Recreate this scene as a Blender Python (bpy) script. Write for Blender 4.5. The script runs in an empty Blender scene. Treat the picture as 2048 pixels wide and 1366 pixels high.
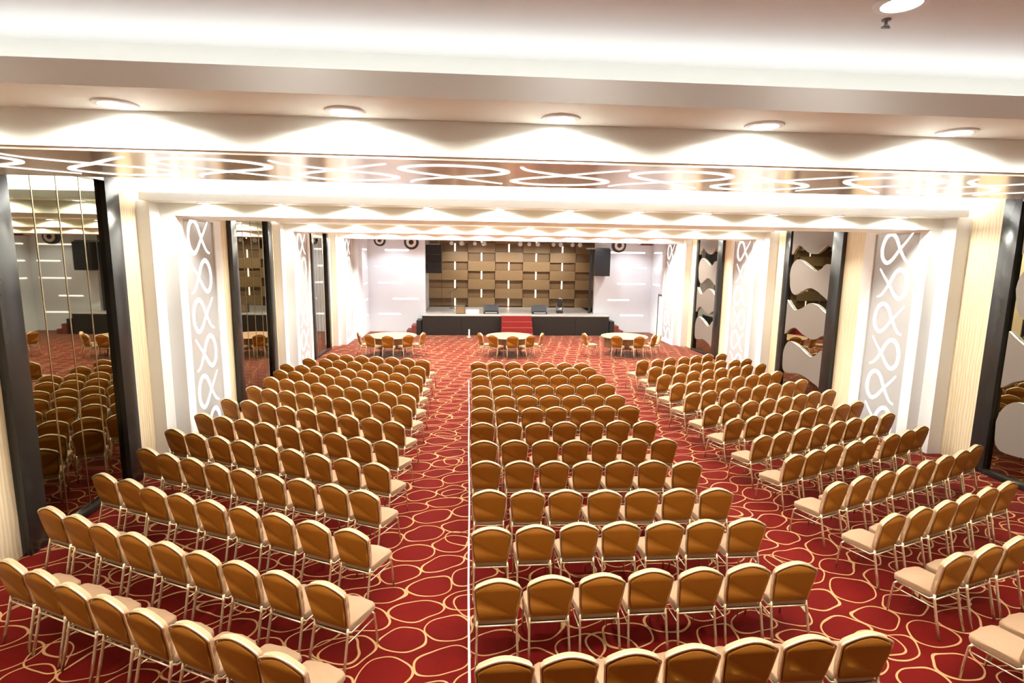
import bpy, bmesh, math, random
from mathutils import Vector, Matrix
random.seed(7)
SC = bpy.context.scene
COL = SC.collection
PI = math.pi

# ------------------------------------------------------------------ materials
class NT:
    """small helper for building node expressions"""
    def __init__(s, m):
        m.use_nodes = True; s.t = m.node_tree; s.t.nodes.clear()
    def n(s, typ, **kw):
        nd = s.t.nodes.new(typ)
        for k, v in kw.items(): setattr(nd, k, v)
        return nd
    def link(s, a, b): s.t.links.new(a, b)
    def put(s, sock, v):
        if hasattr(v, 'is_output'): s.link(v, sock)
        else: sock.default_value = v
    def math(s, op, a, b=None, c=None):
        nd = s.n('ShaderNodeMath', operation=op)
        s.put(nd.inputs[0], a)
        if b is not None: s.put(nd.inputs[1], b)
        if c is not None: s.put(nd.inputs[2], c)
        return nd.outputs[0]
    def mix(s, f, a, b):
        nd = s.n('ShaderNodeMix', data_type='RGBA')
        s.put(nd.inputs[0], f); s.put(nd.inputs[6], a); s.put(nd.inputs[7], b)
        return nd.outputs[2]

def col4(c): return (c[0], c[1], c[2], 1.0)

def mat(name, color, rough=0.5, metal=0.0, spec=0.5, noise=0.0, nscale=8.0, bump=0.0, bscale=60.0,
        emit=None, estr=0.0, sheen=0.0, coat=0.0):
    m = bpy.data.materials.new(name); k = NT(m)
    o = k.n('ShaderNodeOutputMaterial'); b = k.n('ShaderNodeBsdfPrincipled')
    k.link(b.outputs[0], o.inputs[0])
    b.inputs['Roughness'].default_value = rough; b.inputs['Metallic'].default_value = metal
    b.inputs['Specular IOR Level'].default_value = spec
    b.inputs['Coat Weight'].default_value = coat
    if sheen: b.inputs['Sheen Weight'].default_value = sheen; b.inputs['Sheen Roughness'].default_value = 0.45
    if emit: b.inputs['Emission Color'].default_value = col4(emit); b.inputs['Emission Strength'].default_value = estr
    tc = k.n('ShaderNodeTexCoord')
    nz = k.n('ShaderNodeTexNoise'); nz.inputs['Scale'].default_value = nscale; nz.inputs['Detail'].default_value = 4
    k.link(tc.outputs['Object'], nz.inputs['Vector'])
    lo = [max(0, c * (1 - noise)) for c in color]; hi = [min(1, c * (1 + noise)) for c in color]
    k.link(k.mix(nz.outputs[0], col4(lo), col4(hi)), b.inputs['Base Color'])
    if bump:
        n2 = k.n('ShaderNodeTexNoise'); n2.inputs['Scale'].default_value = bscale; n2.inputs['Detail'].default_value = 3
        k.link(tc.outputs['Object'], n2.inputs['Vector'])
        bp = k.n('ShaderNodeBump'); bp.inputs['Strength'].default_value = bump; bp.inputs['Distance'].default_value = 0.01
        k.link(n2.outputs[0], bp.inputs['Height']); k.link(bp.outputs[0], b.inputs['Normal'])
    return m

def carpet_material():
    m = bpy.data.materials.new('ring_carpet'); k = NT(m)
    o = k.n('ShaderNodeOutputMaterial'); b = k.n('ShaderNodeBsdfPrincipled'); k.link(b.outputs[0], o.inputs[0])
    tc = k.n('ShaderNodeTexCoord')
    dn = k.n('ShaderNodeTexNoise'); dn.inputs['Scale'].default_value = 1.7; dn.inputs['Detail'].default_value = 1
    k.link(tc.outputs['Object'], dn.inputs['Vector'])
    sp = k.n('ShaderNodeSeparateXYZ'); k.link(tc.outputs['Object'], sp.inputs[0])
    sn = k.n('ShaderNodeSeparateColor'); k.link(dn.outputs['Color'], sn.inputs[0])
    x0 = k.math('MULTIPLY_ADD', sn.outputs[0], 0.34, sp.outputs[0])
    y0 = k.math('MULTIPLY_ADD', sn.outputs[1], 0.30, sp.outputs[1])
    def ring_layer(cx, cy, rx, ry, ang, ox, oy, w):
        ca, sa = math.cos(ang), math.sin(ang)
        xr = k.math('ADD', k.math('MULTIPLY', x0, ca), k.math('MULTIPLY_ADD', y0, sa, ox))
        yr = k.math('ADD', k.math('MULTIPLY', x0, -sa), k.math('MULTIPLY_ADD', y0, ca, oy))
        v = k.math('DIVIDE', yr, cy); row = k.math('FLOOR', v)
        u = k.math('ADD', k.math('DIVIDE', xr, cx), k.math('MULTIPLY', k.math('PINGPONG', row, 1.0), 0.5))
        fu = k.math('MULTIPLY', k.math('SUBTRACT', k.math('FRACT', u), 0.5), cx / rx)
        fv = k.math('MULTIPLY', k.math('SUBTRACT', k.math('FRACT', v), 0.5), cy / ry)
        d = k.math('SQRT', k.math('ADD', k.math('MULTIPLY', fu, fu), k.math('MULTIPLY', fv, fv)))
        a = k.math('ABSOLUTE', k.math('SUBTRACT', d, 1.0))
        return k.math('LESS_THAN', a, w)
    r1 = ring_layer(0.55, 0.42, 0.268, 0.190, 0.35, 0.0, 0.0, 0.042)
    r2 = ring_layer(1.65, 1.26, 0.250, 0.175, -0.5, 0.21, 0.33, 0.044)
    mask = k.math('MAXIMUM', r1, r2)
    n1 = k.n('ShaderNodeTexNoise'); n1.inputs['Scale'].default_value = 2.2; n1.inputs['Detail'].default_value = 5
    k.link(tc.outputs['Object'], n1.inputs['Vector'])
    n2 = k.n('ShaderNodeTexNoise'); n2.inputs['Scale'].default_value = 160; n2.inputs['Detail'].default_value = 2
    k.link(tc.outputs['Object'], n2.inputs['Vector'])
    red = k.mix(n1.outputs[0], col4(CARPET_LO), col4(CARPET_HI))
    red2 = k.mix(k.math('MULTIPLY', n2.outputs[0], 0.35), red, (0.05, 0.003, 0.003, 1))
    k.link(k.mix(mask, red2, col4(CARPET_RING)), b.inputs['Base Color'])
    b.inputs['Roughness'].default_value = 0.85; b.inputs['Specular IOR Level'].default_value = 0.06
    b.inputs['Sheen Weight'].default_value = 1.0; b.inputs['Sheen Roughness'].default_value = 0.17
    b.inputs['Sheen Tint'].default_value = (1.0, 0.88, 0.82, 1)
    bp = k.n('ShaderNodeBump'); bp.inputs['Strength'].default_value = 0.35; bp.inputs['Distance'].default_value = 0.01
    k.link(n2.outputs[0], bp.inputs['Height']); k.link(bp.outputs[0], b.inputs['Normal'])
    return m

def grain_material(name, c1, c2, scale, distortion, rough=0.6, axis='Y', bump=0.1):
    """wavy vertical grain: woven wallpaper or wood"""
    m = bpy.data.materials.new(name); k = NT(m)
    o = k.n('ShaderNodeOutputMaterial'); b = k.n('ShaderNodeBsdfPrincipled'); k.link(b.outputs[0], o.inputs[0])
    tc = k.n('ShaderNodeTexCoord'); mp = k.n('ShaderNodeMapping')
    mp.inputs['Scale'].default_value = {'Y': (1, 1, 0.16), 'X': (0.12, 1, 1), 'Z': (1, 1, 0.16)}[axis]
    k.link(tc.outputs['Object'], mp.inputs[0])
    w = k.n('ShaderNodeTexWave'); w.bands_direction = 'Z' if axis == 'X' else ('Y' if axis == 'Y' else 'X')
    w.inputs['Scale'].default_value = scale; w.inputs['Distortion'].default_value = distortion
    w.inputs['Detail'].default_value = 3; w.inputs['Detail Scale'].default_value = 2.2
    k.link(mp.outputs[0], w.inputs['Vector'])
    k.link(k.mix(w.outputs['Fac'], col4(c1), col4(c2)), b.inputs['Base Color'])
    b.inputs['Roughness'].default_value = rough
    bp = k.n('ShaderNodeBump'); bp.inputs['Strength'].default_value = bump; bp.inputs['Distance'].default_value = 0.01
    k.link(w.outputs['Fac'], bp.inputs['Height']); k.link(bp.outputs[0], b.inputs['Normal'])
    return m

CARPET_LO = (0.095, 0.0030, 0.0015); CARPET_HI = (0.16, 0.0055, 0.0025); CARPET_RING = (0.48, 0.28, 0.125)
M = {}
M['carpet'] = carpet_material()
M['ceiling'] = mat('ceiling_paint', (0.765, 0.765, 0.77), 0.7, noise=0.02, nscale=1.5)
M['white'] = mat('white_paint', (0.80, 0.82, 0.83), 0.55, noise=0.015, nscale=2)
M['beam'] = mat('beam_paint', (0.885, 0.90, 0.85), 0.5, noise=0.015, nscale=2)
M['gloss'] = mat('gloss_tan_soffit', (0.96, 0.89, 0.78), 0.17, metal=0.55, spec=0.8, noise=0.05, nscale=1.2, bump=0.10, bscale=1.6, coat=0.0)
M['ribbon'] = mat('ribbon_light', (1, 1, 1), 0.4, emit=(1, 0.97, 0.90), estr=0.6)
M['ribpanel'] = mat('pearl_panel', (0.44, 0.445, 0.45), 0.25, noise=0.02, nscale=2)
M['wallpaper'] = grain_material('cream_wave_wallpaper', (0.62, 0.50, 0.31), (0.76, 0.65, 0.46), 5.0, 5.0, 0.6, 'Y', 0.15)
M['black'] = mat('black_gloss_frame', (0.018, 0.018, 0.017), 0.22, noise=0.2, nscale=3)
M['mirror'] = mat('bronze_mirror', (0.30, 0.29, 0.21), 0.015, metal=1.0, noise=0.03, nscale=0.7)
M['seam'] = mat('mirror_seam_bronze', (0.55, 0.47, 0.30), 0.25, metal=1.0, noise=0.05)
M['wave'] = mat('taupe_fabric_panel', (0.17, 0.14, 0.115), 0.75, noise=0.06, nscale=25, bump=0.1, bscale=200)
M['waveedge'] = mat('white_panel_edge', (0.90, 0.88, 0.84), 0.5, noise=0.02)
M['seat'] = mat('seat_fabric', (0.345, 0.21, 0.115), 0.75, noise=0.08, nscale=30, bump=0.12, bscale=350, sheen=0.15)
M['pad'] = mat('back_pad_fabric', (0.52, 0.35, 0.20), 0.75, noise=0.06, nscale=30, bump=0.1, bscale=350, sheen=0.1)
M['shell'] = mat('shaded_back_fabric', (0.235, 0.078, 0.002), 0.65, spec=0.25, noise=0.03, nscale=18, bump=0.08, bscale=300)  # chair tan deepened to amber: shade on the backs put into the colour
M['metal'] = mat('champagne_metal', (0.86, 0.78, 0.56), 0.24, metal=0.85, noise=0.03, nscale=10)
M['foot'] = mat('dark_glide', (0.05, 0.045, 0.04), 0.6, noise=0.1)
M['tabletop'] = mat('beige_tabletop', (0.36, 0.215, 0.125), 0.4, noise=0.05, nscale=3)
M['tablelegs'] = mat('bronze_table_leg', (0.16, 0.10, 0.045), 0.35, metal=0.6, noise=0.1)
M['tableedge'] = mat('gold_edge_band', (0.75, 0.55, 0.25), 0.35, metal=0.5, noise=0.05)
M['stagetop'] = mat('grey_stage_deck', (0.42, 0.40, 0.36), 0.35, noise=0.08, nscale=1.5)
M['skirt'] = mat('black_stage_skirt', (0.014, 0.014, 0.013), 0.45, noise=0.3, nscale=5, bump=0.1, bscale=25)
M['redcarpet'] = mat('red_runner', (0.20, 0.009, 0.006), 0.85, noise=0.1, nscale=40, bump=0.2, bscale=200)
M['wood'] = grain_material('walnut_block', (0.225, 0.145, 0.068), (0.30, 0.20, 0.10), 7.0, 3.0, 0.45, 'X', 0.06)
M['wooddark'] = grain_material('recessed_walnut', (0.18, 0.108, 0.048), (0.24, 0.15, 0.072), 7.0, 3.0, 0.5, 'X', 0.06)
M['slot'] = mat('warm_led_slot', (1, 0.95, 0.8), 0.4, emit=(1, 0.86, 0.58), estr=1.6)
M['wallslot'] = mat('white_led_slot', (1, 1, 1), 0.4, emit=(1, 0.99, 0.98), estr=1.1)
M['endwall'] = mat('lilac_white_wall', (0.78, 0.83, 0.88), 0.45, noise=0.01)
M['plastic'] = mat('black_plastic', (0.022, 0.023, 0.026), 0.4, noise=0.2, nscale=6)
M['grille'] = mat('speaker_grille', (0.010, 0.011, 0.014), 0.5, metal=0.0, noise=0.3, nscale=120, bump=0.3, bscale=180)
M['silver'] = mat('silver_metal', (0.55, 0.55, 0.56), 0.3, metal=0.9, noise=0.05)
M['lens'] = mat('pale_lens', (0.85, 0.86, 0.9), 0.1, noise=0.02, coat=0.5)
M['lamp'] = mat('downlight_lamp', (1, 1, 1), 0.4, emit=(1, 0.97, 0.92), estr=14.0)
M['cable'] = mat('white_cable', (0.88, 0.85, 0.80), 0.5, noise=0.03)
M['darkred'] = mat('maroon_tread', (0.16, 0.030, 0.022), 0.7, noise=0.2, nscale=20)
M['skirtcloth'] = mat('brown_table_skirt', (0.13, 0.062, 0.022), 0.7, noise=0.2, nscale=14)
M['caseblk'] = mat('grey_case', (0.12, 0.11, 0.10), 0.5, noise=0.15)

# ------------------------------------------------------------------ mesh builder
class MB:
    def __init__(s): s.b = bmesh.new()
    def box(s, x0, x1, y0, y1, z0, z1, bev=0.0, mi=0):
        r = bmesh.ops.create_cube(s.b, size=1.0); vs = r['verts']
        bmesh.ops.scale(s.b, vec=(x1 - x0, y1 - y0, z1 - z0), verts=vs)
        bmesh.ops.translate(s.b, vec=((x0 + x1) / 2, (y0 + y1) / 2, (z0 + z1) / 2), verts=vs)
        fs = list({f for v in vs for f in v.link_faces})
        for f in fs: f.material_index = mi
        if bev > 0:
            es = list({e for v in vs for e in v.link_edges})
            bmesh.ops.bevel(s.b, geom=es, offset=bev, segments=2, profile=0.6, affect='EDGES', clamp_overlap=True, material=mi)
        return s
    def prism(s, pts, vec, bev=0.0, seg=2, mi=0, side_mi=None):
        """pts: 3-D outline polygon, extruded along vec"""
        b = s.b; v = Vector(vec)
        a = [b.verts.new(p) for p in pts]; c = [b.verts.new(Vector(p) + v) for p in pts]
        f0 = b.faces.new(list(reversed(a))); f1 = b.faces.new(c)
        f0.material_index = mi; f1.material_index = mi
        n = len(pts)
        for i in range(n):
            f = b.faces.new((a[i], a[(i + 1) % n], c[(i + 1) % n], c[i])); f.material_index = mi if side_mi is None else side_mi
        if bev > 0:
            es = [e for e in list(f0.edges) + list(f1.edges)]
            bmesh.ops.bevel(b, geom=es, offset=bev, segments=seg, profile=0.55, affect='EDGES', clamp_overlap=True)
        return s
    def tube(s, path, r, n=8, closed=False, flat=1.0, up=(0, 0, 1), caps=True, radii=None):
        b = s.b; P = [Vector(p) for p in path]; rings = []; m = len(P)
        for i, p in enumerate(P):
            if closed: t = P[(i + 1) % m] - P[i - 1]
            else: t = P[min(i + 1, m - 1)] - P[max(i - 1, 0)]
            t.normalize(); u = Vector(up)
            if abs(t.dot(u)) > 0.98: u = Vector((0, 1, 0)) if abs(t.y) < 0.9 else Vector((1, 0, 0))
            s1 = t.cross(u).normalized(); s2 = s1.cross(t).normalized()
            rr = radii[i] if radii else r
            rings.append([b.verts.new(p + (s1 * math.cos(2 * PI * j / n) + s2 * flat * math.sin(2 * PI * j / n)) * rr) for j in range(n)])
        for i in range(m if closed else m - 1):
            A, B = rings[i], rings[(i + 1) % m]
            for j in range(n): b.faces.new((A[j], A[(j + 1) % n], B[(j + 1) % n], B[j]))
        if caps and not closed:
            b.faces.new(list(reversed(rings[0]))); b.faces.new(rings[-1])
        return s
    def lathe(s, prof, c=(0, 0, 0), n=24, axis='Z'):
        b = s.b; rings = []
        for r, h in prof:
            ring = []
            for j in range(n):
                a = 2 * PI * j / n
                q = (r * math.cos(a), r * math.sin(a), h)
                if axis == 'Y': q = (q[0], q[2], q[1])
                if axis == 'X': q = (q[2], q[0], q[1])
                ring.append(b.verts.new((c[0] + q[0], c[1] + q[1], c[2] + q[2])))
            rings.append(ring)
        for i in range(len(rings) - 1):
            A, B = rings[i], rings[i + 1]
            for j in range(n): b.faces.new((A[j], A[(j + 1) % n], B[(j + 1) % n], B[j]))
        b.faces.new(list(reversed(rings[0]))); b.faces.new(rings[-1])
        return s
    def ribbon(s, pts, w, nrm, th):
        """flat band of varying width following pts in the plane of normal nrm, with thickness"""
        b = s.b; N = Vector(nrm); P = [Vector(p) for p in pts]; m = len(P); L = []
        for i in range(m):
            t = (P[min(i + 1, m - 1)] - P[max(i - 1, 0)]).normalized(); side = t.cross(N).normalized()
            k = i / (m - 1); ww = w * (0.35 + 0.65 * math.sin(PI * k) ** 0.8)
            L.append([b.verts.new(P[i] + side * ww), b.verts.new(P[i] - side * ww), b.verts.new(P[i] - side * ww + N * th), b.verts.new(P[i] + side * ww + N * th)])
        for i in range(m - 1):
            for j in range(4): b.faces.new((L[i][j], L[i][(j + 1) % 4], L[i + 1][(j + 1) % 4], L[i + 1][j]))
        b.faces.new(L[0]); b.faces.new(list(reversed(L[-1])))
        return s
    def build(s, name, m, parent=None, smooth=False, loc=None, mats=None):
        bmesh.ops.recalc_face_normals(s.b, faces=s.b.faces[:])
        me = bpy.data.meshes.new(name); s.b.to_mesh(me); s.b.free()
        for x in (mats or [m]): me.materials.append(x)
        if smooth:
            for p in me.polygons: p.use_smooth = True
            if smooth != 'all': me.set_sharp_from_angle(angle=math.radians(38))
        o = bpy.data.objects.new(name, me); COL.objects.link(o)
        if parent: o.parent = parent
        if loc: o.location = loc
        return o

def tag(o, label=None, cat=None, group=None, kind=None):
    if label: o['label'] = label
    if cat: o['category'] = cat
    if group: o['group'] = group
    if kind: o['kind'] = kind
    return o
def thing(name, label, cat, loc=(0, 0, 0), rz=0.0, group=None):
    o = bpy.data.objects.new(name, None); COL.objects.link(o)
    o.location = loc; o.rotation_euler = (0, 0, rz); o.empty_display_size = 0.2
    return tag(o, label, cat, group)
def copy_thing(o, loc, rz=None, label=None, group=None):
    c = o.copy(); COL.objects.link(c); c.location = loc
    if rz is not None: c.rotation_euler = (0, 0, rz)
    if label: c['label'] = label
    if group: c['group'] = group
    for ch in list(o.children):
        d = ch.copy(); COL.objects.link(d); d.parent = c
        for g in list(ch.children):
            e = g.copy(); COL.objects.link(e); e.parent = d
    return c
def struct(o, label, cat): return tag(o, label, cat, kind='structure')

def spline(pts, n=10, closed=False):
    P = [Vector(p) for p in pts]; out = []; m = len(P)
    for i in range(m if closed else m - 1):
        if closed: p0, p1, p2, p3 = P[i - 1], P[i], P[(i + 1) % m], P[(i + 2) % m]
        else: p0, p1, p2, p3 = P[max(i - 1, 0)], P[i], P[i + 1], P[min(i + 2, m - 1)]
        for j in range(n):
            t = j / n
            out.append(0.5 * ((2 * p1) + (p2 - p0) * t + (2 * p0 - 5 * p1 + 4 * p2 - p3) * t * t + (3 * p1 - p0 - 3 * p2 + p3) * t ** 3))
    if not closed: out.append(P[-1])
    return out
ORD = ['', 'first', 'second', 'third', 'fourth', 'fifth', 'sixth', 'seventh', 'eighth', 'ninth', 'tenth', 'eleventh', 'twelfth', 'thirteenth']
EXPOSURE = 1.4; COVE = 170.0; DLW = [90, 105, 150, 230]; BAYW = [50, 95, 200, 330]; STAGEW = 58.0; ENDW = 150.0
# ------------------------------------------------------------------ camera
cam = bpy.data.cameras.new('camera'); co = bpy.data.objects.new('camera', cam); COL.objects.link(co)
cam.sensor_fit = 'HORIZONTAL'; cam.sensor_width = 36.0; cam.lens = 36.0 * 1112.0 / 2048.0
cam.clip_start = 0.05; cam.clip_end = 200
p, yw, rl = math.radians(8.80), math.radians(4.51), math.radians(0.82)
fw = Vector((math.sin(yw) * math.cos(p), math.cos(yw) * math.cos(p), -math.sin(p)))
rt = Vector((math.cos(yw), -math.sin(yw), 0)); up = rt.cross(fw)
rt2 = rt * math.cos(rl) + up * math.sin(rl); up2 = -rt * math.sin(rl) + up * math.cos(rl)
R = Matrix((rt2, up2, -fw)).transposed()
co.matrix_world = Matrix.Translation((0, 0, 3.937)) @ R.to_4x4()
SC.camera = co
SC.view_settings.view_transform = 'Standard'; SC.view_settings.look = 'None'
SC.view_settings.gamma = 1.0; SC.view_settings.use_curve_mapping = False
SC.view_settings.exposure = EXPOSURE
w = bpy.data.worlds.new('world'); SC.world = w; w.use_nodes = True
w.node_tree.nodes['Background'].inputs[0].default_value = (0.02, 0.02, 0.02, 1)

# ------------------------------------------------------------------ the hall
XL, XR = -5.75, 9.75            # wall planes
YB, YE = -5.0, 28.6             # wall behind the viewer, end wall beside the stage
ZC = 5.17                       # coffer ceiling
ZBEAM, ZSOF, ZFAS = 4.56, 4.78, 4.91
BEAMS = [(3.75, 5.08), (10.65, 12.05), (17.45, 18.85), (24.3, 25.7)]
PIL = [(10.65, 12.5), (17.45, 19.2), (24.3, 26.0)]

f = MB().box(XL - .3, XR + .3, YB - .2, YE + 4.6, -0.12, 0).build('floor', M['carpet'])
struct(f, 'red carpet with linked cream rings', 'floor')
c = MB().box(XL - .3, XR + .3, YB - .2, YE + 4.6, ZC, ZC + 0.15).build('ceiling', M['ceiling'])
struct(c, 'pale grey coffered ceiling lit by hidden coves', 'ceiling')
o = MB().box(XL - .3, XL, YB, YE + 4.6, 0, ZC).build('wall_left', M['wallpaper'])
struct(o, 'left wall papered in cream wave pattern', 'wall')
o = MB().box(XR, XR + .3, YB, YE + 4.6, 0, ZC).build('wall_right', M['wallpaper'])
struct(o, 'right wall papered in cream wave pattern', 'wall')
o = MB().box(XL, XR, YB - .2, YB, 0, ZC).build('wall_front', M['white'])
struct(o, 'plain white wall opposite the stage', 'wall')

trim_no = [0]
def trim(mb, m, label, cat='trim', mats=None, parent=None):
    trim_no[0] += 1
    return struct(mb.build('trim_%d' % trim_no[0], m, parent, mats=mats), label, cat)

WHICH = ['nearest', 'second', 'third', 'farthest']
# alpha shaped ribbon, unit box, loop to the left
ALPHA = [(.46, .49), (.30, .24), (.10, -.04), (-.10, -.36), (-.27, -.47), (-.42, -.30), (-.46, .02), (-.38, .34), (-.22, .48),
         (-.05, .36), (.10, .02), (.22, -.22), (.34, -.40), (.47, -.47)]
def alpha_pts(mirror):
    sp = spline([(a, b, 0) for a, b in ALPHA], 6)
    return [((-q.x if mirror else q.x), q.y) for q in sp]

DL_X = [0.565 + 1.31 * i for i in range(-4, 7)]
for bi, (y0, y1) in enumerate(BEAMS):
    mb = MB()
    mb.box(XL, XR, y0, y1, ZBEAM, ZC)                                   # beam body
    beam = trim(mb, M['beam'], '%s white ceiling beam across the hall' % WHICH[bi], 'beam')
    # cove trough in front of the beam: shelf and upstand lip
    x0, x1 = (-5.58, 9.49) if bi else (XL, XR)
    mb = MB().box(x0, x1, y0 - .52, y0 - .001, ZSOF, ZSOF + .03).box(x0, x1, y0 - .52, y0 - .49, ZSOF + .03, ZFAS)
    trim(mb, M['beam'], 'light cove shelf along the %s ceiling beam' % WHICH[bi], 'cove')
    # LED strip lying in the trough
    la = bpy.data.lights.new('cove_light', 'AREA'); la.shape = 'RECTANGLE'; la.size = x1 - x0 - .1; la.size_y = 0.10
    la.energy = COVE * (0.062 if bi == 0 else 1.0); la.color = (1.0, 0.985, 0.96); la.spread = PI
    lo = bpy.data.objects.new('cove_light', la); COL.objects.link(lo)
    lo.location = ((x0 + x1) / 2, y0 - .25, ZSOF + .05); lo.rotation_euler = (PI, 0, 0)
    if bi: continue
    # glossy underside with ribbons
    pan = thing('soffit_panel', 'glossy tan panel with glowing ribbons under the nearest beam', 'ceiling panel', ((x0 + x1) / 2, (y0 + y1) / 2, ZBEAM))
    hx = (XR - XL) / 2
    cx = (XL + XR) / 2 - (x0 + x1) / 2
    MB().box(cx - hx + .02, cx + hx - .02, -(y1 - y0) / 2 + .012, (y1 - y0) / 2 - .012, -.022, .001).build('panel', M['gloss'], pan)
    nr = 18; step = (2 * hx - .3) / nr
    for i in range(nr):
        pts = [(cx - hx + .15 + step * (i + .5) + b * step * .94, a * (y1 - y0) * .74, -.022) for a, b in alpha_pts(i % 2)]
        MB().ribbon(pts, .030, (0, 0, -1), .004).build('ribbon', M['ribbon'], pan)

# downlights: fitting (ring + lamp) is a thing; the light itself is a spot
def make_downlight(label):
    t = thing('downlight', label, 'ceiling light')
    MB().lathe([(.088, .0), (.088, -.012), (.118, -.010), (.121, -.003), (.121, .0)], n=28).build('trim_ring', M['white'], t, smooth=True)
    MB().lathe([(.086, -.004), (.084, -.009), (.05, -.011)], n=24).build('lamp', M['lamp'], t, smooth=True)
    return t
dl_first = [None]
LCOL = {0: (1.0, 0.965, 0.86), 1: (0.98, 0.97, 1.0)}
def downlight(x, y, z, label, group, energy, half, blend, gz=0):
    if dl_first[0] is None:
        dl_first[0] = make_downlight(label); t = dl_first[0]; t.location = (x, y, z); t['group'] = group
    else: t = copy_thing(dl_first[0], (x, y, z), None, label, group)
    la = bpy.data.lights.new('downlight_beam', 'SPOT'); la.energy = energy; la.spot_size = 2 * half; la.spot_blend = blend
    la.shadow_soft_size = 0.07; la.color = LCOL[gz]
    lo = bpy.data.objects.new('downlight_beam', la); COL.objects.link(lo); lo.location = (x, y, z - .018)
for bi, (y0, y1) in enumerate(BEAMS):
    for i, x in enumerate(DL_X):
        downlight(x, y0 - .17, ZSOF, 'round downlight under the %s cove shelf, %s from the left wall' % (WHICH[bi], ORD[i + 1]),
                  'downlights under the %s cove shelf' % WHICH[bi], DLW[bi], math.radians(83.5), 0.3)
BAYS = [(-2.2, 2.75), (6.2, 8.6), (13.4, 15.6), (20.1, 22.4)]  # first row, unseen behind the viewer, is added to light the near chairs
BN = ['near', 'second', 'third', 'far']
for gi, ys in enumerate(BAYS):
    for ri, y in enumerate(ys):
        for i in range(7):
            x = 2.08 + (i - 3) * 2.2 if y != 2.75 else [-5.0, -3.0, -.9, .6, 2.08, 4.6, 7.4][i]
            downlight(x, y, ZC, 'round downlight in the %s ceiling coffer, %s row, %s from the left wall' % (BN[gi], ['closer', 'deeper'][ri], ORD[i + 1]),
                      'downlights in the %s ceiling coffer' % BN[gi], BAYW[gi], math.radians(46), 0.7)
for i in range(7):  # extra row hidden by the beams, added to brighten the end wall
    downlight(-3.6 + i * 1.95, 27.1, ZC, 'added round downlight to brighten the end wall, %s from the left wall' % ORD[i + 1],
              'added downlights to brighten the end wall', ENDW, math.radians(60), 0.5, 1)
# small black sprinkler seen on the near ceiling
t = thing('sprinkler_head', 'small dark sprinkler head on the ceiling beside the large downlight', 'sprinkler', (2.15, 2.94, ZC))
MB().lathe([(.022, 0), (.022, -.006), (.008, -.008), (.008, -.03), (.016, -.032), (.016, -.036)], n=12).build('body', M['caseblk'], t)
MB().box(-.022, .022, -.005, .005, -.043, -.036).build('deflector', M['caseblk'], t)

# pilasters with the ribbon panels
for side in (-1, 1):
    sn = 'left' if side < 0 else 'right'
    X0 = XL if side < 0 else XR
    xo = -5.53 if side < 0 else 9.46      # outer step face
    xi = -5.27 if side < 0 else 9.22      # inner step face
    for pi_, (y0, y1) in enumerate(PIL):
        pos = ['near', 'middle', 'far'][pi_]
        mb = MB()
        a, b = sorted((X0, xo)); mb.box(a, b, y0 - .32, y1 + .32, 0, ZSOF)
        a, b = sorted((xo, xi + side * .05)); mb.box(a, b, y0, y1, 0, ZBEAM)
        # raised border around the panel recess
        a, b = sorted((xi + side * .05, xi))
        ya, yb = 10.92 - 10.65 + y0, 12.18 - 10.65 + y0
        mb.box(a, b, y0, ya, 0, ZBEAM).box(a, b, yb, y1, 0, ZBEAM).box(a, b, ya, yb, 0, .18).box(a, b, ya, yb, ZBEAM - .04, ZBEAM)
        trim(mb, M['white'], 'white stepped pilaster, %s one on the %s wall' % (pos, sn), 'pilaster')
        pan = thing('ribbon_panel', 'pearl panel of glowing loop ribbons on %s %s pilaster' % (pos, sn), 'wall panel', (xi + side * .045, (ya + yb) / 2, 0))
        a, b = sorted((0, -side * .015))
        MB().box(a, b, -(yb - ya) / 2 + .005, (yb - ya) / 2 - .005, .185, ZBEAM - .045).build('panel', M['ribpanel'], pan)
        for k in range(6):
            zc = 4.20 - .765 * k; hh = .66
            pts = [(-side * .015, (q[0] * .90 if side < 0 else -q[0] * .90), zc + q[1] * hh) for q in alpha_pts(k % 2)]
            if side < 0: pts = [(p_[0], p_[1], p_[2]) for p_ in pts]
            MB().ribbon(pts, .045, (-side, 0, 0), .006).build('ribbon', M['ribbon'], pan)
# ------------------------------------------------------------------ framed mirrors and wave panels
def frame_bars(side, y0, y1, w, proud, wf=None):
    wf = wf or w
    X0 = XL if side < 0 else XR
    a, b = sorted((0, -side * proud))
    m = MB()
    m.box(a, b, y0, y0 + w, 0, ZC - .1, bev=.006); m.box(a, b, y1 - wf, y1, 0, ZC - .1, bev=.006)
    m.box(a, b, y0 + w, y1 - wf, 0, .10, bev=.006).box(a, b, y0 + w, y1 - wf, ZC - .18, ZC - .1, bev=.006)
    return m
LFR = [('near', 7.15, 9.70, .34), ('middle', 13.95, 16.75, .32), ('far', 20.8, 23.25, .28)]
for nm, y0, y1, w_ in LFR:
    t = thing('mirror_panel', 'tall tinted mirror in black frame, %s one on the left wall' % nm, 'mirror', (XL, y0, 0), 0, 'mirrors on the left wall')
    frame_bars(-1, 0, y1 - y0, w_, .11).build('frame', M['black'], t, smooth=True)
    g = MB().box(.012, .03, w_, y1 - y0 - w_, .10, ZC - .18).build('mirror', M['mirror'], t)
    for k in range(1, 4):
        yy = w_ + (y1 - y0 - 2 * w_) * k / 4
        MB().box(.03, .036, yy - .008, yy + .008, .10, ZC - .18).build('seam_strip', M['seam'], g)

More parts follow.
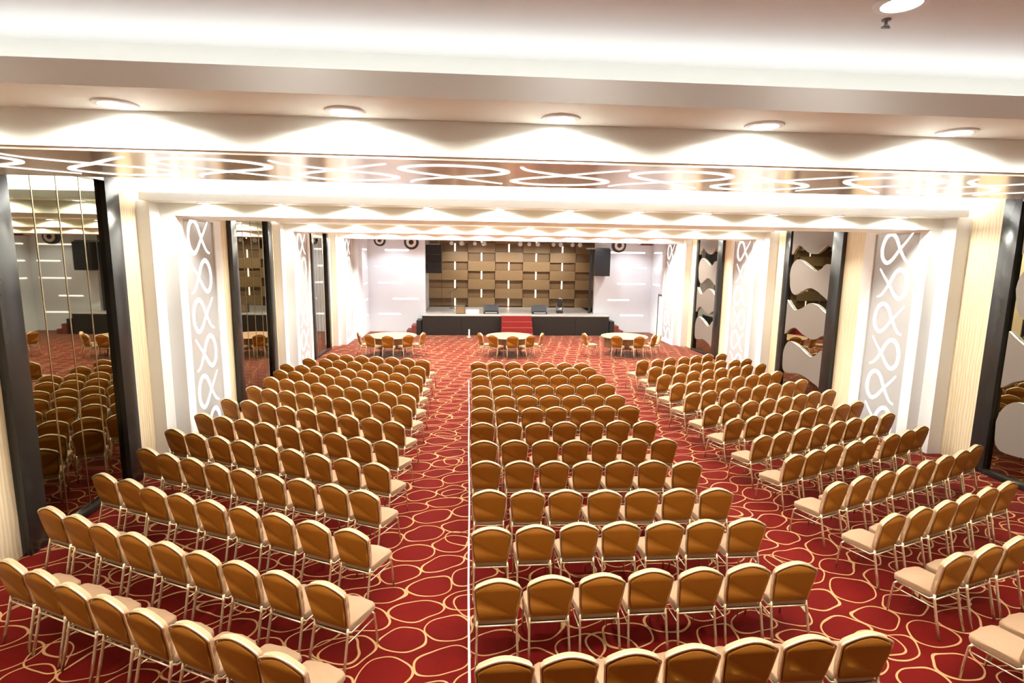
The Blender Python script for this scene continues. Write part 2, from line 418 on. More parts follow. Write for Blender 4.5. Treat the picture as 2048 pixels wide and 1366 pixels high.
# wavy padded pieces, outlines measured on the middle frame
PIECES = [
 ([(16.10, 5.0), (14.0, 5.0)], [(13.95, 4.14), (14.41, 4.33), (14.66, 4.22), (14.90, 4.10), (15.25, 4.14), (15.72, 4.35), (15.95, 4.24), (16.08, 4.08)]),
 ([(16.09, 3.45), (16.06, 3.66), (15.95, 3.84), (15.70, 3.94), (15.25, 3.78), (14.86, 3.63), (14.60, 3.68), (14.37, 3.82), (13.95, 3.70)], [(13.95, 2.78), (14.36, 2.94), (14.70, 3.08), (15.05, 3.14), (15.40, 3.03), (15.70, 2.90), (15.92, 2.98), (16.04, 3.16)]),
 ([(16.10, 2.72), (15.92, 2.58), (15.66, 2.45), (15.30, 2.55), (14.96, 2.71), (14.60, 2.68), (14.34, 2.56), (13.95, 2.40)], [(13.95, 1.98), (14.36, 1.84), (14.69, 1.71), (15.15, 1.79), (15.55, 1.93), (15.85, 1.86), (16.10, 1.68)]),
 ([(16.09, 1.02), (16.04, 1.24), (15.92, 1.42), (15.72, 1.50), (15.25, 1.40), (14.75, 1.22), (14.50, 1.28), (14.25, 1.46), (13.95, 1.52)], [(13.95, .36), (14.4, .50), (15.1, .62), (15.7, .54), (15.98, .56), (16.07, .74)]),
]
RFR = [('near', 6.75, 9.58, .32, .32), ('middle', 13.9, 16.55, .40, .26), ('far', 20.8, 23.25, .42, .20)]
for nm, y0, y1, w_, wf in RFR:
    t = thing('wave_panel', 'black framed mirror with taupe wavy pads, %s one on the right wall' % nm, 'wall panel', (XR, y0, 0), 0, 'wavy panels on the right wall')
    frame_bars(1, 0, y1 - y0, w_, .11, wf).build('frame', M['black'], t, smooth=True)
    MB().box(-.03, -.012, w_, y1 - y0 - wf, .10, ZC - .18).build('mirror', M['mirror'], t)
    sc = (y1 - y0 - w_ - wf) / (16.18 - 14.16)
    def my(v): return w_ + (v - 14.16) * sc
    lo_, hi_ = w_ + .012, y1 - y0 - wf - .012
    for top, bot in PIECES:
        A = spline([(0, a, b) for a, b in top], 8) if len(top) > 2 else [Vector((0, a, b)) for a, b in top]
        B = spline([(0, a, b) for a, b in bot], 8)
        pts = []
        for q in list(A) + list(B):
            yy = min(max(my(q.y), lo_), hi_)
            v = Vector((-.035, yy, min(q.z, ZC - .2)))
            if not pts or (v - pts[-1]).length > .012: pts.append(v)
        if (pts[0] - pts[-1]).length < .012: pts.pop()
        MB().prism(pts, (-.055, 0, 0), bev=.012, seg=2, mi=0, side_mi=1).build('wave_pad', None, t, mats=[M['wave'], M['waveedge']])

# ------------------------------------------------------------------ end wall, stage opening
OL, OR = -2.2, 6.50
o = MB().box(XL, OL, YE, YE + .2, 0, ZC).box(OR, XR, YE, YE + .2, 0, ZC).box(OL, OR, YE, YE + .2, 4.95, ZC).build('wall_back', M['endwall'])
struct(o, 'white end wall around the stage opening', 'wall')
trim(MB().box(XL, -5.03, 26.05, YE, 0, ZC), M['endwall'], 'white return wall beside the left end of stage wall', 'wall')
trim(MB().box(9.53, XR, 26.05, YE, 0, ZC), M['endwall'], 'white return wall beside the right end of stage wall', 'wall')
LV = ['floor-level', 'lower', 'middle', 'upper', 'top']
BARS = [('left', -4.55, -3.46, .9), ('left', -3.83, -2.55, 1.68), ('left', -4.52, -3.33, 2.48), ('left', -4.70, -3.95, 3.30), ('left', -3.70, -2.58, 3.30), ('left', -4.18, -3.02, 4.12),
        ('right', 7.94, 9.15, .9), ('right', 7.26, 8.38, 1.70), ('right', 7.73, 9.19, 2.55), ('right', 8.15, 9.21, 3.37), ('right', 7.24, 9.11, 4.16)]
for s_, a, b, z in BARS:
    k = LV[min(4, int((z - .5) / .8))]
    extra = ''
    if s_ == 'left' and k == 'upper': extra = ' nearer the corner' if a < -4 else ' nearer the stage'
    t = tag(MB().box(a, b, YE - .012, YE - .001, z - .035, z + .035, bev=.004).build('wall_light_slot', M['wallslot']),
            '%s glowing slot light in the white wall %s of stage%s' % (k, s_, extra), 'wall light', 'slot lights beside the stage')
for z in (.9, 1.68, 2.48, 3.30, 4.12):
    k = LV[min(4, int((z - .5) / .8))]
    tag(MB().box(-5.029, -5.018, 27.2, 28.2, z - .035, z + .035, bev=.004).build('wall_light_slot', M['wallslot']),
        '%s glowing slot light on the return wall left of stage' % k, 'wall light', 'slot lights beside the stage')
for z in (2.55, 3.37, 4.16):
    k = LV[min(4, int((z - .5) / .8))]
    tag(MB().box(9.518, 9.529, 27.2, 28.3, z - .035, z + .035, bev=.004).build('wall_light_slot', M['wallslot']),
        '%s glowing slot light on the return wall right of stage' % k, 'wall light', 'slot lights beside the stage')
# door in the right return wall
t = bpy.data.objects.new('door_1', None); COL.objects.link(t); t.location = (9.53, 26.25, 0); struct(t, 'dark-edged door in the right return wall', 'door')
MB().box(-.045, -.004, 0, .08, 0, 2.12, bev=.004).box(-.045, -.004, .98, 1.06, 0, 2.12, bev=.004).box(-.045, -.004, .08, .98, 2.04, 2.12, bev=.004).build('door_frame', M['black'], t)
MB().box(-.035, -.006, .085, .975, .01, 2.035, bev=.004).build('door_leaf', M['endwall'], t)
MB().tube([(-.035, .88, 1.0), (-.085, .88, 1.0), (-.085, .78, 1.0)], .011).build('door_handle', M['silver'], t)

# stage
st = thing('stage', 'raised stage with grey deck and black skirt', 'stage', (2.38, 27.3, 0))
hw = 4.68
MB().box(-hw, hw, 0, 1.299, .95, 1.0, bev=.008).box(OL - 2.38 + .01, OR - 2.38 - .01, 1.299, 4.45, .95, 1.0).build('deck', M['stagetop'], st)
for a, b in ((-hw + .03, -2.75), (-2.74, -.78), (-.77, .70), (.71, 2.95), (2.96, hw - .03)):
    MB().box(a, b, .02, .06, 0, .949, bev=.006).build('skirt_panel', M['skirt'], st)
MB().box(-hw + .03, -hw + .07, .07, 1.29, 0, .949).build('side_skirt', M['skirt'], st)
MB().box(hw - .07, hw - .03, .07, 1.29, 0, .949).build('side_skirt', M['skirt'], st)
t = thing('stage_steps', 'red carpeted steps up the middle of the stage front', 'steps', (2.345, 27.3, 0))
for k in range(4):
    MB().box(-.74, .74, -.28 * (4 - k) + .27 - .27, -.28 * (3 - k) - .002, 0, .25 * (k + 1) - .01, bev=.012).build('step', M['redcarpet'], t)
for s_, nm in ((-1, 'left'), (1, 'right')):
    t = thing('side_steps', 'dark maroon side steps at the %s end of the stage' % nm, 'steps', (2.38 + s_ * hw, 27.65, 0))
    for k in range(3):
        a, b = sorted((s_ * (.02 + .24 * k), s_ * (.02 + .24 * (k + 1) - .004)))
        MB().box(a, b, -.3, .6, 0, .72 - .24 * k, bev=.012).build('step', M['darkred'] if k else M['skirt'], t)

# stage back wall: woven blocks with lit slots
YW = 31.95
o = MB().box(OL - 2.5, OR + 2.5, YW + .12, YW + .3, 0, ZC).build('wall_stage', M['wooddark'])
struct(o, 'stage back wall behind the woven walnut blocks', 'wall')
trim(MB().box(OL - .25, OL - .05, YE + .2, YW + .12, 0, ZC), M['endwall'], 'left cheek of the stage opening', 'wall')
trim(MB().box(OR + .75, OR + .95, YE + .2, YW + .12, 0, ZC), M['wood'], 'right cheek of the stage opening', 'wall')
t = thing('block_wall', 'woven walnut block cladding with lit slots behind the stage', 'wall cladding', (2.3, YW, 1.0))
CE = [-2.39, -1.52, -.05, 1.49, 3.07, 4.62, 6.10, 7.20]
ROW = .515
for ci in range(7):
    xa, xb = CE[ci] - 2.3, CE[ci + 1] - 2.3
    for ri in range(8):
        z0 = ri * ROW; z1 = z0 + ROW
        if z1 > 4.1: z1 = 4.1
        outp = (ci + ri) % 2 == 0                     # proud block or recessed block
        if ci in (0, 6): outp = not outp if ci == 0 else outp
        yf = -.16 if outp else .02
        ex = .03 if outp else 0
        m = MB()
        if outp:
            m.box(xa + .005, xb - .005, yf, .115, z0 + .004 - ex, z1 - .004 + ex if z1 < 4.09 else z1, bev=.008)
            m.build('block', M['wood'], t)
        elif ci in (0, 6):
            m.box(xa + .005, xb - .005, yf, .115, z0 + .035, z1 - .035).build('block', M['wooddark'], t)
        else:
            xm = (xa + xb) / 2
            for q0, q1 in ((xa + .01, xm - .040), (xm + .040, xb - .01)):
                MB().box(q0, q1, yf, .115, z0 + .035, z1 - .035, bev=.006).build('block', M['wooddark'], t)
            MB().box(xm - .035, xm + .035, .05, .1, z0 + .035, z1 - .035).build('light_slot', M['slot'], t)

# loudspeakers and stage equipment
def speaker_box(name, label, loc, w_, h, d, rz=0, tilt=0):
    t = thing(name, label, 'loudspeaker', loc, rz)
    cb = MB().box(-w_ / 2, w_ / 2, -d / 2, d / 2, 0, h, bev=.015).build('cabinet', M['plastic'], t)
    MB().box(-w_ / 2 + .03, w_ / 2 - .03, -d / 2 - .014, -d / 2 - .001, .04, h - .04, bev=.004).build('grille', M['grille'], t)
    return t
t = thing('line_array', 'tall black loudspeaker array hanging left of the block wall', 'loudspeaker', (-1.83, 30.0, 2.95))
for k in range(3):
    cb = MB().box(-.40, .40, -.28, .28, k * .50, k * .50 + .485, bev=.02).build('cabinet', M['plastic'], t)
    MB().box(-.37, .37, -.296, -.281, k * .50 + .03, k * .50 + .455, bev=.004).build('grille', M['grille'], cb)
MB().box(-.30, .30, -.04, .04, 1.50, 1.54).tube([(-.25, 0, 1.54), (-.25, 0, 2.22)], .012).tube([(.25, 0, 1.54), (.25, 0, 2.22)], .012).build('rigging', M['silver'], t)
t = thing('wall_speaker', 'black loudspeaker on a dark pole right of the stage opening', 'loudspeaker', (6.72, 28.25, 0))
MB().box(-.38, .42, -.30, .22, 2.96, 4.30, bev=.02).build('cabinet', M['plastic'], t)
MB().box(-.33, .37, -.316, -.301, 3.02, 4.22, bev=.004).build('grille', M['grille'], t)
MB().box(-.80, .42, -.10, .0, 4.305, 4.37).build('bracket_arm', M['caseblk'], t)
MB().box(-.50, -.40, .23, .33, 1.0, 4.30).build('pole', M['plastic'], t)
for i, (x, lb) in enumerate(((1.13, 'black wedge monitor on the stage left of the red steps'), (3.60, 'black wedge monitor on the stage right of the red steps'))):
    t = thing('stage_monitor', lb, 'loudspeaker', (x, 28.2, 1.0), 0, 'wedge monitors on the stage')
    pr = [(-.38, -.26, 0), (-.38, .26, 0), (-.38, .26, .16), (-.38, .12, .44), (-.38, .02, .44), (-.38, -.26, .12)]
    MB().prism(pr, (.76, 0, 0), bev=.012).build('cabinet', M['plastic'], t)
    n = Vector((0, -.32, .28)).normalized()
    a = Vector((-.33, -.245, .145)); d_ = Vector((0, .25, .286))
    MB().prism([a + n * .012, a + Vector((.66, 0, 0)) + n * .012, a + Vector((.66, 0, 0)) + d_ + n * .012, a + d_ + n * .012], n * .012, bev=.003).build('grille', M['grille'], t)
    MB().box(-.30, .30, -.268, -.26, .03, .10).build('label_strip', M['silver'], t)
t = thing('moving_head_light', 'upright moving head light on the right of the stage deck', 'stage light', (4.70, 28.5, 1.0))
MB().box(-.16, .16, -.14, .14, 0, .16, bev=.02).build('base', M['plastic'], t)
MB().box(-.17, -.12, -.06, .06, .161, .52, bev=.012).box(.12, .17, -.06, .06, .161, .52, bev=.012).build('yoke', M['caseblk'], t)
MB().lathe([(.07, .30), (.115, .36), (.118, .60), (.10, .74), (.09, .76)], n=18).build('head', M['plastic'], t, smooth=True)
MB().lathe([(.085, .761), (.08, .775), (.03, .785)], n=18).build('lens', M['lens'], t, smooth=True)
t = thing('equipment_case', 'small open grey case at the left of the stage deck', 'case', (-.40, 28.1, 1.0))
MB().box(-.24, .20, -.2, .2, 0, .42, bev=.01).build('body', M['caseblk'], t)
MB().box(-.22, .18, -.206, -.2005, .04, .38).build('front_panel', M['wood'], t)
t = thing('stage_box', 'low pale box on the stage left of the wedge monitor', 'box', (.30, 28.2, 1.0))
MB().box(-.45, .22, -.2, .2, 0, .22, bev=.01).build('body', M['waveedge'], t)
MB().box(-.455, .225, -.205, .205, .2205, .25, bev=.006).build('lid', M['stagetop'], t)
t = thing('microphone_stand', 'dark microphone stand at the far left back of the stage', 'stand', (-.92, 30.9, 1.0))
MB().lathe([(.16, 0), (.16, .02), (.02, .035)], n=18).build('base', M['plastic'], t)
MB().tube([(0, 0, .03), (0, 0, 1.0)], .012).build('pole', M['silver'], t)
MB().tube([(-.2, 0, .8), (.22, -.05, 1.08)], .010).build('boom', M['plastic'], t)
MB().lathe([(.012, 0), (.03, .06), (.03, .1), (.01, .13)], c=(.24, -.05, 1.07), n=10).build('microphone', M['plastic'], t)
# lighting bar over the stage with its lamps
t = thing('lighting_bar', 'long metal lighting bar above the stage', 'lighting bar', (2.2, 30.3, 4.78))
MB().tube([(-4.1, 0, 0), (4.1, 0, 0)], .03).build('bar', M['silver'], t)
for x in (-3.2, 0, 3.2): MB().tube([(x, 0, .03), (x, 0, .391)], .012).build('hanger', M['silver'], t)
for i, (x, kind) in enumerate(((-.9, 0), (-.35, 1), (.3, 0), (.85, 1), (2.75, 1), (3.25, 0), (3.75, 1), (4.55, 0), (5.0, 1), (5.6, 0), (6.05, 1))):
    t = thing('stage_lamp', '%s stage lamp on the lighting bar, %s from the left' % (['black', 'silver'][kind], ORD[i + 1]), 'stage light', (x, 30.3, 4.74), random.uniform(-.4, .4), 'lamps on the lighting bar')
    MB().tube([(-.13, 0, -.18), (-.13, 0, 0), (.13, 0, 0), (.13, 0, -.18)], .010, up=(0, 1, 0)).box(-.03, .03, -.035, .035, -.01, .0095).build('yoke', M['caseblk'], t)
    MB().lathe([(.06, .12), (.115, .10), (.118, -.14), (.125, -.16)], c=(0, 0, -.20), n=16, axis='Y').build('can', M['plastic'] if kind == 0 else M['silver'], t, smooth=True)
    MB().lathe([(.11, -.161), (.10, -.168), (.03, -.172)], c=(0, 0, -.20), n=16, axis='Y').build('lens', M['lens'], t, smooth=True)
for x in (-.6, .6, 1.8, 3.0, 4.2, 5.4):
    la = bpy.data.lights.new('stage_wash', 'SPOT'); la.energy = STAGEW; la.spot_size = math.radians(100); la.spot_blend = .8
    la.shadow_soft_size = .1; la.color = (1.0, .93, .82)
    lo = bpy.data.objects.new('stage_wash', la); COL.objects.link(lo); lo.location = (x, 30.0, 4.42)
    lo.rotation_euler = Vector((0, 1.0, -1.1)).to_track_quat('-Z', 'Y').to_euler()
# round lamps hanging below the farthest beam
for x, lb, kind in ((-4.16, 'small black round lamp hanging near the left corner', 0), (-2.70, 'black ring faced lamp hanging left of the stage opening', 1),
                    (7.25, 'black ring faced lamp hanging right of the stage opening', 1), (8.62, 'small dark box lamp hanging near the right corner', 2)):
    t = thing('hanging_lamp', lb, 'stage light', (x, 26.9, ZC), 0, 'lamps hanging by the end wall')
    MB().tube([(0, 0, 0), (0, 0, -.38)], .02).build('stem', M['silver'], t)
    if kind == 2: MB().box(-.33, .30, -.2, .2, -.66, -.38, bev=.02).build('head', M['darkred'], t)
    else:
        r = .27 if kind == 0 else .34
        MB().lathe([(r * .6, .16), (r, .10), (r, -.10), (r * .86, -.13)], c=(0, 0, -.38 - r * .9), n=28, axis='Y').build('head', M['plastic'], t, smooth=True)
        MB().lathe([(r * .70, -.131), (r * .68, -.145), (r * .5, -.146)], c=(0, 0, -.38 - r * .9), n=28, axis='Y').build('lens', M['lens'], t, smooth=True)
        MB().lathe([(r * .34, -.147), (r * .3, -.16), (r * .1, -.165)], c=(0, 0, -.38 - r * .9), n=20, axis='Y').build('hub', M['plastic'], t, smooth=True)
LEFT = [(-25.7, [(-4.48,5.38),(-4.05,5.17),(-3.62,4.93),(-3.18,4.72),(-2.74,4.5),(-2.29,4.31),(-1.84,4.12),(-1.42,3.89)]),
(-25.7, [(-4.93,6.56),(-4.49,6.33),(-4.05,6.09),(-3.6,5.87),(-3.15,5.65),(-2.7,5.44),(-2.25,5.23),(-1.8,5.03),(-1.33,4.83)]),
(-25.3, [(-4.96,7.58),(-4.5,7.36),(-4.07,7.09),(-3.61,6.87),(-3.16,6.66),(-2.69,6.46),(-2.23,6.26),(-1.77,6.05),(-1.3,5.84)]),
(-25.6, [(-4.95,8.6),(-4.52,8.34),(-4.07,8.13),(-3.62,7.89),(-3.17,7.67),(-2.72,7.46),(-2.26,7.28),(-1.79,7.08),(-1.35,6.87)]),
(-25.4, [(-5.03,9.56),(-4.58,9.32),(-4.12,9.13),(-3.66,8.9),(-3.2,8.67),(-2.74,8.46),(-2.29,8.23),(-1.82,8.03),(-1.35,7.82)]),
(-25.3, [(-4.99,10.52),(-4.54,10.3),(-4.09,10.1),(-3.64,9.87),(-3.17,9.68),(-2.73,9.45),(-2.26,9.24),(-1.82,9.0),(-1.36,8.82)]),
(-26.0, [(-4.98,11.62),(-4.51,11.44),(-4.07,11.21),(-3.63,10.97),(-3.16,10.77),(-2.73,10.52),(-2.27,10.32),(-1.81,10.11),(-1.37,9.87)]),
(-25.6, [(-4.87,12.7),(-4.45,12.43),(-4.0,12.25),(-3.57,12.02),(-3.12,11.82),(-2.68,11.62),(-2.24,11.41),(-1.8,11.19),(-1.35,10.98)]),
(-27.1, [(-4.81,13.64),(-4.37,13.42),(-3.95,13.19),(-3.52,12.98),(-3.08,12.75),(-2.65,12.54),(-2.22,12.32),(-1.79,12.1),(-1.36,11.87)]),
(-23.7, [(-4.87,14.49),(-4.44,14.31),(-4.0,14.12),(-3.56,13.93),(-3.13,13.73),(-2.69,13.54),(-2.25,13.36),(-1.82,13.17),(-1.38,12.96)]),
(-21.5, [(-4.96,15.32),(-4.51,15.15),(-4.06,14.99),(-3.62,14.81),(-3.17,14.63),(-2.72,14.45),(-2.27,14.29),(-1.83,14.08),(-1.38,13.91)]),
(-20.9, [(-4.6,16.16),(-4.12,16.05),(-3.67,15.84),(-3.22,15.67),(-2.76,15.49),(-2.31,15.31),(-1.85,15.15),(-1.39,14.96)]),
(-18.5, [(-4.11,16.91),(-3.66,16.73),(-3.19,16.57),(-2.73,16.44),(-2.26,16.32),(-1.79,16.16),(-1.34,15.94)])]
CENTRE = [(2.4, [(0.28,3.76),(0.78,3.77),(1.28,3.78),(1.77,3.81),(2.27,3.85),(2.77,3.86),(3.27,3.87)]),
(2.7, [(0.28,4.79),(0.79,4.82),(1.29,4.83),(1.79,4.88),(2.29,4.88),(2.8,4.92),(3.3,4.93)]),
(0.8, [(0.26,5.81),(0.76,5.83),(1.27,5.86),(1.76,5.86),(2.27,5.85),(2.76,5.86),(3.27,5.87)]),
(-1.3, [(0.27,6.81),(0.77,6.77),(1.27,6.77),(1.78,6.74),(2.28,6.74),(2.78,6.74),(3.29,6.73)]),
(-2.4, [(0.26,7.84),(0.76,7.82),(1.27,7.8),(1.77,7.76),(2.27,7.78),(2.77,7.76),(3.27,7.7)]),
(-0.1, [(0.25,8.75),(0.76,8.76),(1.27,8.74),(1.77,8.73),(2.28,8.76),(2.79,8.76),(3.29,8.75)]),
(0.8, [(0.25,9.75),(0.75,9.74),(1.26,9.71),(1.77,9.76),(2.28,9.78),(2.78,9.79),(3.28,9.76)]),
(1.7, [(0.27,10.74),(0.77,10.74),(1.28,10.74),(1.77,10.78),(2.28,10.77),(2.78,10.81),(3.29,10.83)]),
(0.8, [(0.3,11.68),(0.79,11.69),(1.28,11.69),(1.77,11.7),(2.27,11.7),(2.76,11.71),(3.24,11.72)]),
(2.5, [(0.29,12.63),(0.79,12.65),(1.29,12.67),(1.79,12.68),(2.29,12.71),(2.79,12.73),(3.29,12.77)]),
(1.6, [(0.3,13.72),(0.81,13.72),(1.3,13.75),(1.8,13.76),(2.31,13.78),(2.81,13.79),(3.31,13.79)]),
(2.6, [(0.3,14.6),(0.8,14.61),(1.29,14.61),(1.79,14.66),(2.28,14.69),(2.78,14.71),(3.28,14.72)]),
(-4.0, [(0.28,15.58),(0.77,15.61),(1.26,15.56),(1.76,15.49),(2.24,15.47),(2.74,15.45),(3.23,15.4)])]
RIGHT = [(16.7, [(5.11,5.0),(5.62,5.15),(6.12,5.3)]),
(20.1, [(5.12,5.9),(5.61,6.06),(6.09,6.22),(6.56,6.4),(7.03,6.59),(7.51,6.77)]),
(22.4, [(5.07,6.86),(5.56,7.04),(6.05,7.21),(6.54,7.41),(7.02,7.6),(7.51,7.8),(7.98,8.01),(8.45,8.25)]),
(22.2, [(5.11,7.93),(5.57,8.12),(6.03,8.35),(6.52,8.51),(6.97,8.74),(7.46,8.86),(7.92,9.07),(8.38,9.3)]),
(21.9, [(5.09,8.86),(5.56,9.05),(6.05,9.24),(6.52,9.44),(6.99,9.64),(7.46,9.84),(7.93,10.01),(8.42,10.18)]),
(20.1, [(5.09,9.88),(5.57,10.02),(6.05,10.2),(6.52,10.39),(7.0,10.55),(7.47,10.74),(7.95,10.88),(8.42,11.09)]),
(20.6, [(5.08,10.83),(5.57,11.02),(6.06,11.16),(6.55,11.33),(7.04,11.52),(7.52,11.7),(7.99,11.94),(8.48,12.11)]),
(21.1, [(5.09,11.88),(5.57,12.09),(6.07,12.24),(6.55,12.4),(7.03,12.58),(7.51,12.78),(7.99,12.95),(8.46,13.2)]),
(22.1, [(5.11,12.84),(5.58,13.05),(6.05,13.23),(6.52,13.42),(7.0,13.59),(7.47,13.77),(7.93,13.98),(8.39,14.22)]),
(23.6, [(5.1,13.81),(5.59,14.02),(6.07,14.26),(6.56,14.46),(7.04,14.67),(7.53,14.87),(8.02,15.11),(8.51,15.29)]),
(20.8, [(5.22,14.85),(5.69,15.05),(6.15,15.22),(6.62,15.38),(7.07,15.58),(7.54,15.78),(8.02,15.9),(8.48,16.09)]),
(22.4, [(5.17,15.85),(5.67,16.0),(6.15,16.25),(6.65,16.4),(7.13,16.63),(7.61,16.87),(8.12,17.0)])]# ------------------------------------------------------------------ banquet chairs
TILT = math.radians(11.5)
def bk(u, v, wv):
    """point on the back: u across, v up the tilted back, wv forward"""
    return Vector((u, -.195 - math.sin(TILT) * v + math.cos(TILT) * wv, .445 + math.cos(TILT) * v + math.sin(TILT) * wv))
def back_outline(k=1.0, low=0.0, n=5):
    half = [(.184, low), (.196, .10), (.209, .22), (.218, .34), (.222, .388), (.203, .415), (.155, .444), (.095, .470), (.04, .485), (0, .489)]
    sp = spline([(a, b, 0) for a, b in half], 3)
    right = [(q.x * k, q.y - (1 - k) * .24 if q.y > .1 else q.y) for q in sp]
    return right + [(-a, b) for a, b in reversed(right[:-1])]
def make_chair(name, label):
    t = thing(name, label, 'chair')
    # seat cushion
    out = [(.205, .0), (.214, .15), (.206, .205), (.165, .232), (0, .240), (-.165, .232), (-.206, .205), (-.214, .15), (-.205, .0), (-.192, -.16), (-.165, -.192), (.165, -.192), (.192, -.16)]
    MB().prism([(a, b, .405) for a, b in out], (0, 0, .072), bev=.024, seg=3).build('seat', M['seat'], t, smooth='all')
    MB().box(-.17, .17, -.17, .19, .385, .404).build('seat_board', M['foot'], t)
    # backrest: front pad, metal band, rear upholstered shell
    o = back_outline(.985, .03)
    MB().prism([bk(a, b, .004) for a, b in o], bk(0, 0, .046) - bk(0, 0, .004), bev=.014, seg=3).build('backrest', M['pad'], t, smooth='all')
    o = back_outline(.93, .035)
    MB().prism([bk(a, b, -.026) for a, b in o], bk(0, 0, .002) - bk(0, 0, -.026), bev=.014, seg=3).build('back_shell', M['shell'], t, smooth='all')
    o = back_outline(1.0, 0)
    MB().tube([bk(a, b, -.004) for a, b in o], .0105, n=8).build('back_frame', M['metal'], t, smooth='all')
    for s_ in (-1, 1):
        MB().tube([bk(s_ * .184, .02, -.004), (s_ * .192, -.215, .40), (s_ * .197, -.262, .20), (s_ * .202, -.310, .012)], .013, flat=1.25, n=8).build('leg', M['metal'], t, smooth='all')
        MB().tube([(s_ * .186, .175, .392), (s_ * .192, .205, .36), (s_ * .200, .222, .20), (s_ * .206, .235, .012)], .012, n=8).build('leg', M['metal'], t, smooth='all')
        MB().tube([(s_ * .190, -.205, .430), (s_ * .192, -.16, .395), (s_ * .188, .0, .392), (s_ * .186, .180, .392)], .011, n=8).build('side_rail', M['metal'], t, smooth='all')
        MB().tube([(s_ * .1955, -.232, .325), (s_ * .1965, .205, .315)], .008, n=6).build('stretcher', M['metal'], t, smooth='all')
    MB().tube([(-.19, -.212, .408), (.19, -.212, .408)], .010, n=6).build('rear_rail', M['metal'], t, smooth='all')
    MB().tube([(-.186, .182, .392), (.186, .182, .392)], .010, n=6).build('front_rail', M['metal'], t, smooth='all')
    return t
TOPOFF = .292
chair0 = [None]
def chair(x, y, rz, label, group):
    if chair0[0] is None:
        c = make_chair('banquet_chair', label); chair0[0] = c
        c.location = (x, y, 0); c.rotation_euler = (0, 0, rz); c['group'] = group; return c
    return copy_thing(chair0[0], (x, y, 0), rz, label, group)
def from_top(tx, ty, rz): return tx - math.sin(rz) * TOPOFF, ty + math.cos(rz) * TOPOFF

NR = 13
def rowname(i_from_stage):
    if i_from_stage == 1: return 'row nearest the stage'
    return '%s row from the stage' % ORD[i_from_stage]
for ri, (a, pts) in enumerate(LEFT):
    rz = math.radians(a); n = len(pts)
    for j, (tx, ty) in enumerate(pts):
        x, y = from_top(tx, ty, rz)
        k = n - j
        pos = 'beside the aisle' if k == 1 else '%s in from aisle' % ORD[k]
        chair(x, y, rz + random.uniform(-.01, .01), 'tan banquet chair in left block, %s, %s' % (rowname(NR - ri), pos), 'banquet chairs in the left block')
for ri, (a, pts) in enumerate(CENTRE):
    rz = math.radians(a * .6)
    for j, (tx, ty) in enumerate(pts):
        x, y = from_top(tx, ty, rz)
        pos = 'beside the left aisle' if j == 0 else ('beside the right aisle' if j == 6 else '%s in from left aisle' % ORD[j + 1])
        chair(x, y, rz + random.uniform(-.01, .01), 'tan banquet chair in centre block, %s, %s' % (rowname(NR - ri), pos), 'banquet chairs in the centre block')
RFULL = [(19.0, [(5.05 + .475 * j, 3.98 + .165 * j) for j in range(3)])] + RIGHT
for ri, (a, pts) in enumerate(RFULL):
    rz = math.radians(a)
    for j, (tx, ty) in enumerate(pts):
        x, y = from_top(tx, ty, rz)
        pos = 'beside the aisle' if j == 0 else '%s in from aisle' % ORD[j + 1]
        chair(x, y, rz + random.uniform(-.01, .01), 'tan banquet chair in right block, %s, %s' % (rowname(NR - ri), pos), 'banquet chairs in the right block')

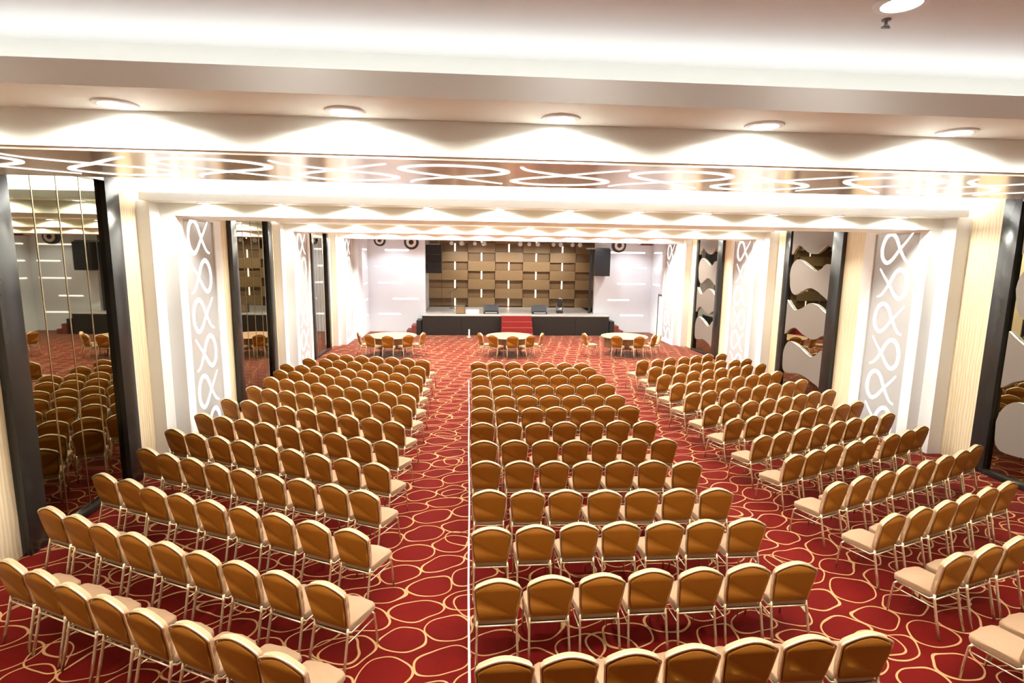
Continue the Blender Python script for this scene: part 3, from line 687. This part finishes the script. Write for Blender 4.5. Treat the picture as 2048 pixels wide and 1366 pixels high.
# ------------------------------------------------------------------ round tables before the stage
TABLES = [('left', -3.0, 22.1), ('centre', 1.65, 22.1), ('right', 6.35, 22.1)]
tb = None
for nm, tx, ty in TABLES:
    lb = 'round beige topped banquet table, %s one of three before the stage' % nm
    if tb is None:
        tb = thing('round_table', lb, 'table', (tx, ty, 0), 0, 'round tables before the stage')
        tp = MB().lathe([(.90, .722), (.935, .726), (.94, .736), (.94, .746), (.93, .752), (.5, .7525)], n=56).build('tabletop', M['tabletop'], tb, smooth=True)
        MB().lathe([(.941, .722), (.946, .724), (.946, .745), (.941, .747)], n=56).build('edge_band', M['tableedge'], tp, smooth=True)
        for q in range(4):
            a = PI / 4 + q * PI / 2
            cx, cy = math.cos(a), math.sin(a)
            MB().tube([(cx * .50, cy * .50, .722), (cx * .55, cy * .55, .40), (cx * .62, cy * .62, .012)], .02).build('leg', M['tablelegs'], tb, smooth='all')
        rings = []
        sk = MB(); N = 144
        for zz, rr in ((.7215, .800), (.60, .802), (.45, .805), (.30, .808)):
            rings.append([sk.b.verts.new(((rr + .010 * math.sin(j * 2 * PI * 36 / N) * (.3 if zz > .7 else 1)) * math.cos(2 * PI * j / N), (rr + .010 * math.sin(j * 2 * PI * 36 / N) * (.3 if zz > .7 else 1)) * math.sin(2 * PI * j / N), zz)) for j in range(N)])
        for A, B in zip(rings, rings[1:]):
            for j in range(N): sk.b.faces.new((A[j], A[(j + 1) % N], B[(j + 1) % N], B[j]))
        sk.build('table_skirt', M['skirtcloth'], tb, smooth='all')
        MB().box(-.42, .42, -.03, .03, .66, .72).box(-.03, .03, -.42, .42, .66, .72).build('frame', M['tablelegs'], tb)
    else: copy_thing(tb, (tx, ty, 0), 0, lb)
    spots = {'left': [(0, 0, 'facing its near side'), (-33, 0, 'turned in at its near left'), (33, 0, 'turned in at its near right'), (-68, 0, 'at its left side'), (68, 0, 'at its right side')],
             'centre': [(0, 0, 'facing its near side'), (-33, 0, 'turned in at its near left'), (33, 0, 'turned in at its near right'), (-66, 0, 'at its left side'), (68, .02, 'at its right side')],
             'right': [(10, 0, 'facing its near side'), (-28, 0, 'turned in at its near left'), (45, 0, 'turned in at its near right'), (-74, .5, 'pulled out at its left side'), (82, .12, 'at its right side')]}[nm]
    for ang, extra, ds in spots:
        a = math.radians(ang); d_ = 1.06 + extra
        x = tx + math.sin(a) * d_; y = ty - math.cos(a) * d_
        chair(x, y, a + random.uniform(-.06, .06), 'tan banquet chair at the %s round table, %s' % (nm, ds), 'banquet chairs at the round tables')

# white cable along the left edge of the centre block
pts = [(.012 + .006 * math.sin(i * .9), 2.6 + i * .7, .008) for i in range(22)]
o = MB().tube(spline(pts, 3), .013, n=6).build('floor_cable', M['cable'])
tag(o, 'white cable laid straight on the carpet beside the centre block', 'cable')
# small white bottle-like post and flat marks near the stage
t = thing('marker_post', 'short white post standing before the left stage skirt', 'post', (.02, 26.6, 0))
MB().lathe([(.09, 0), (.09, .02), (.035, .03), (.035, .36), (.02, .40)], n=14).build('post', M['cable'], t, smooth=True)
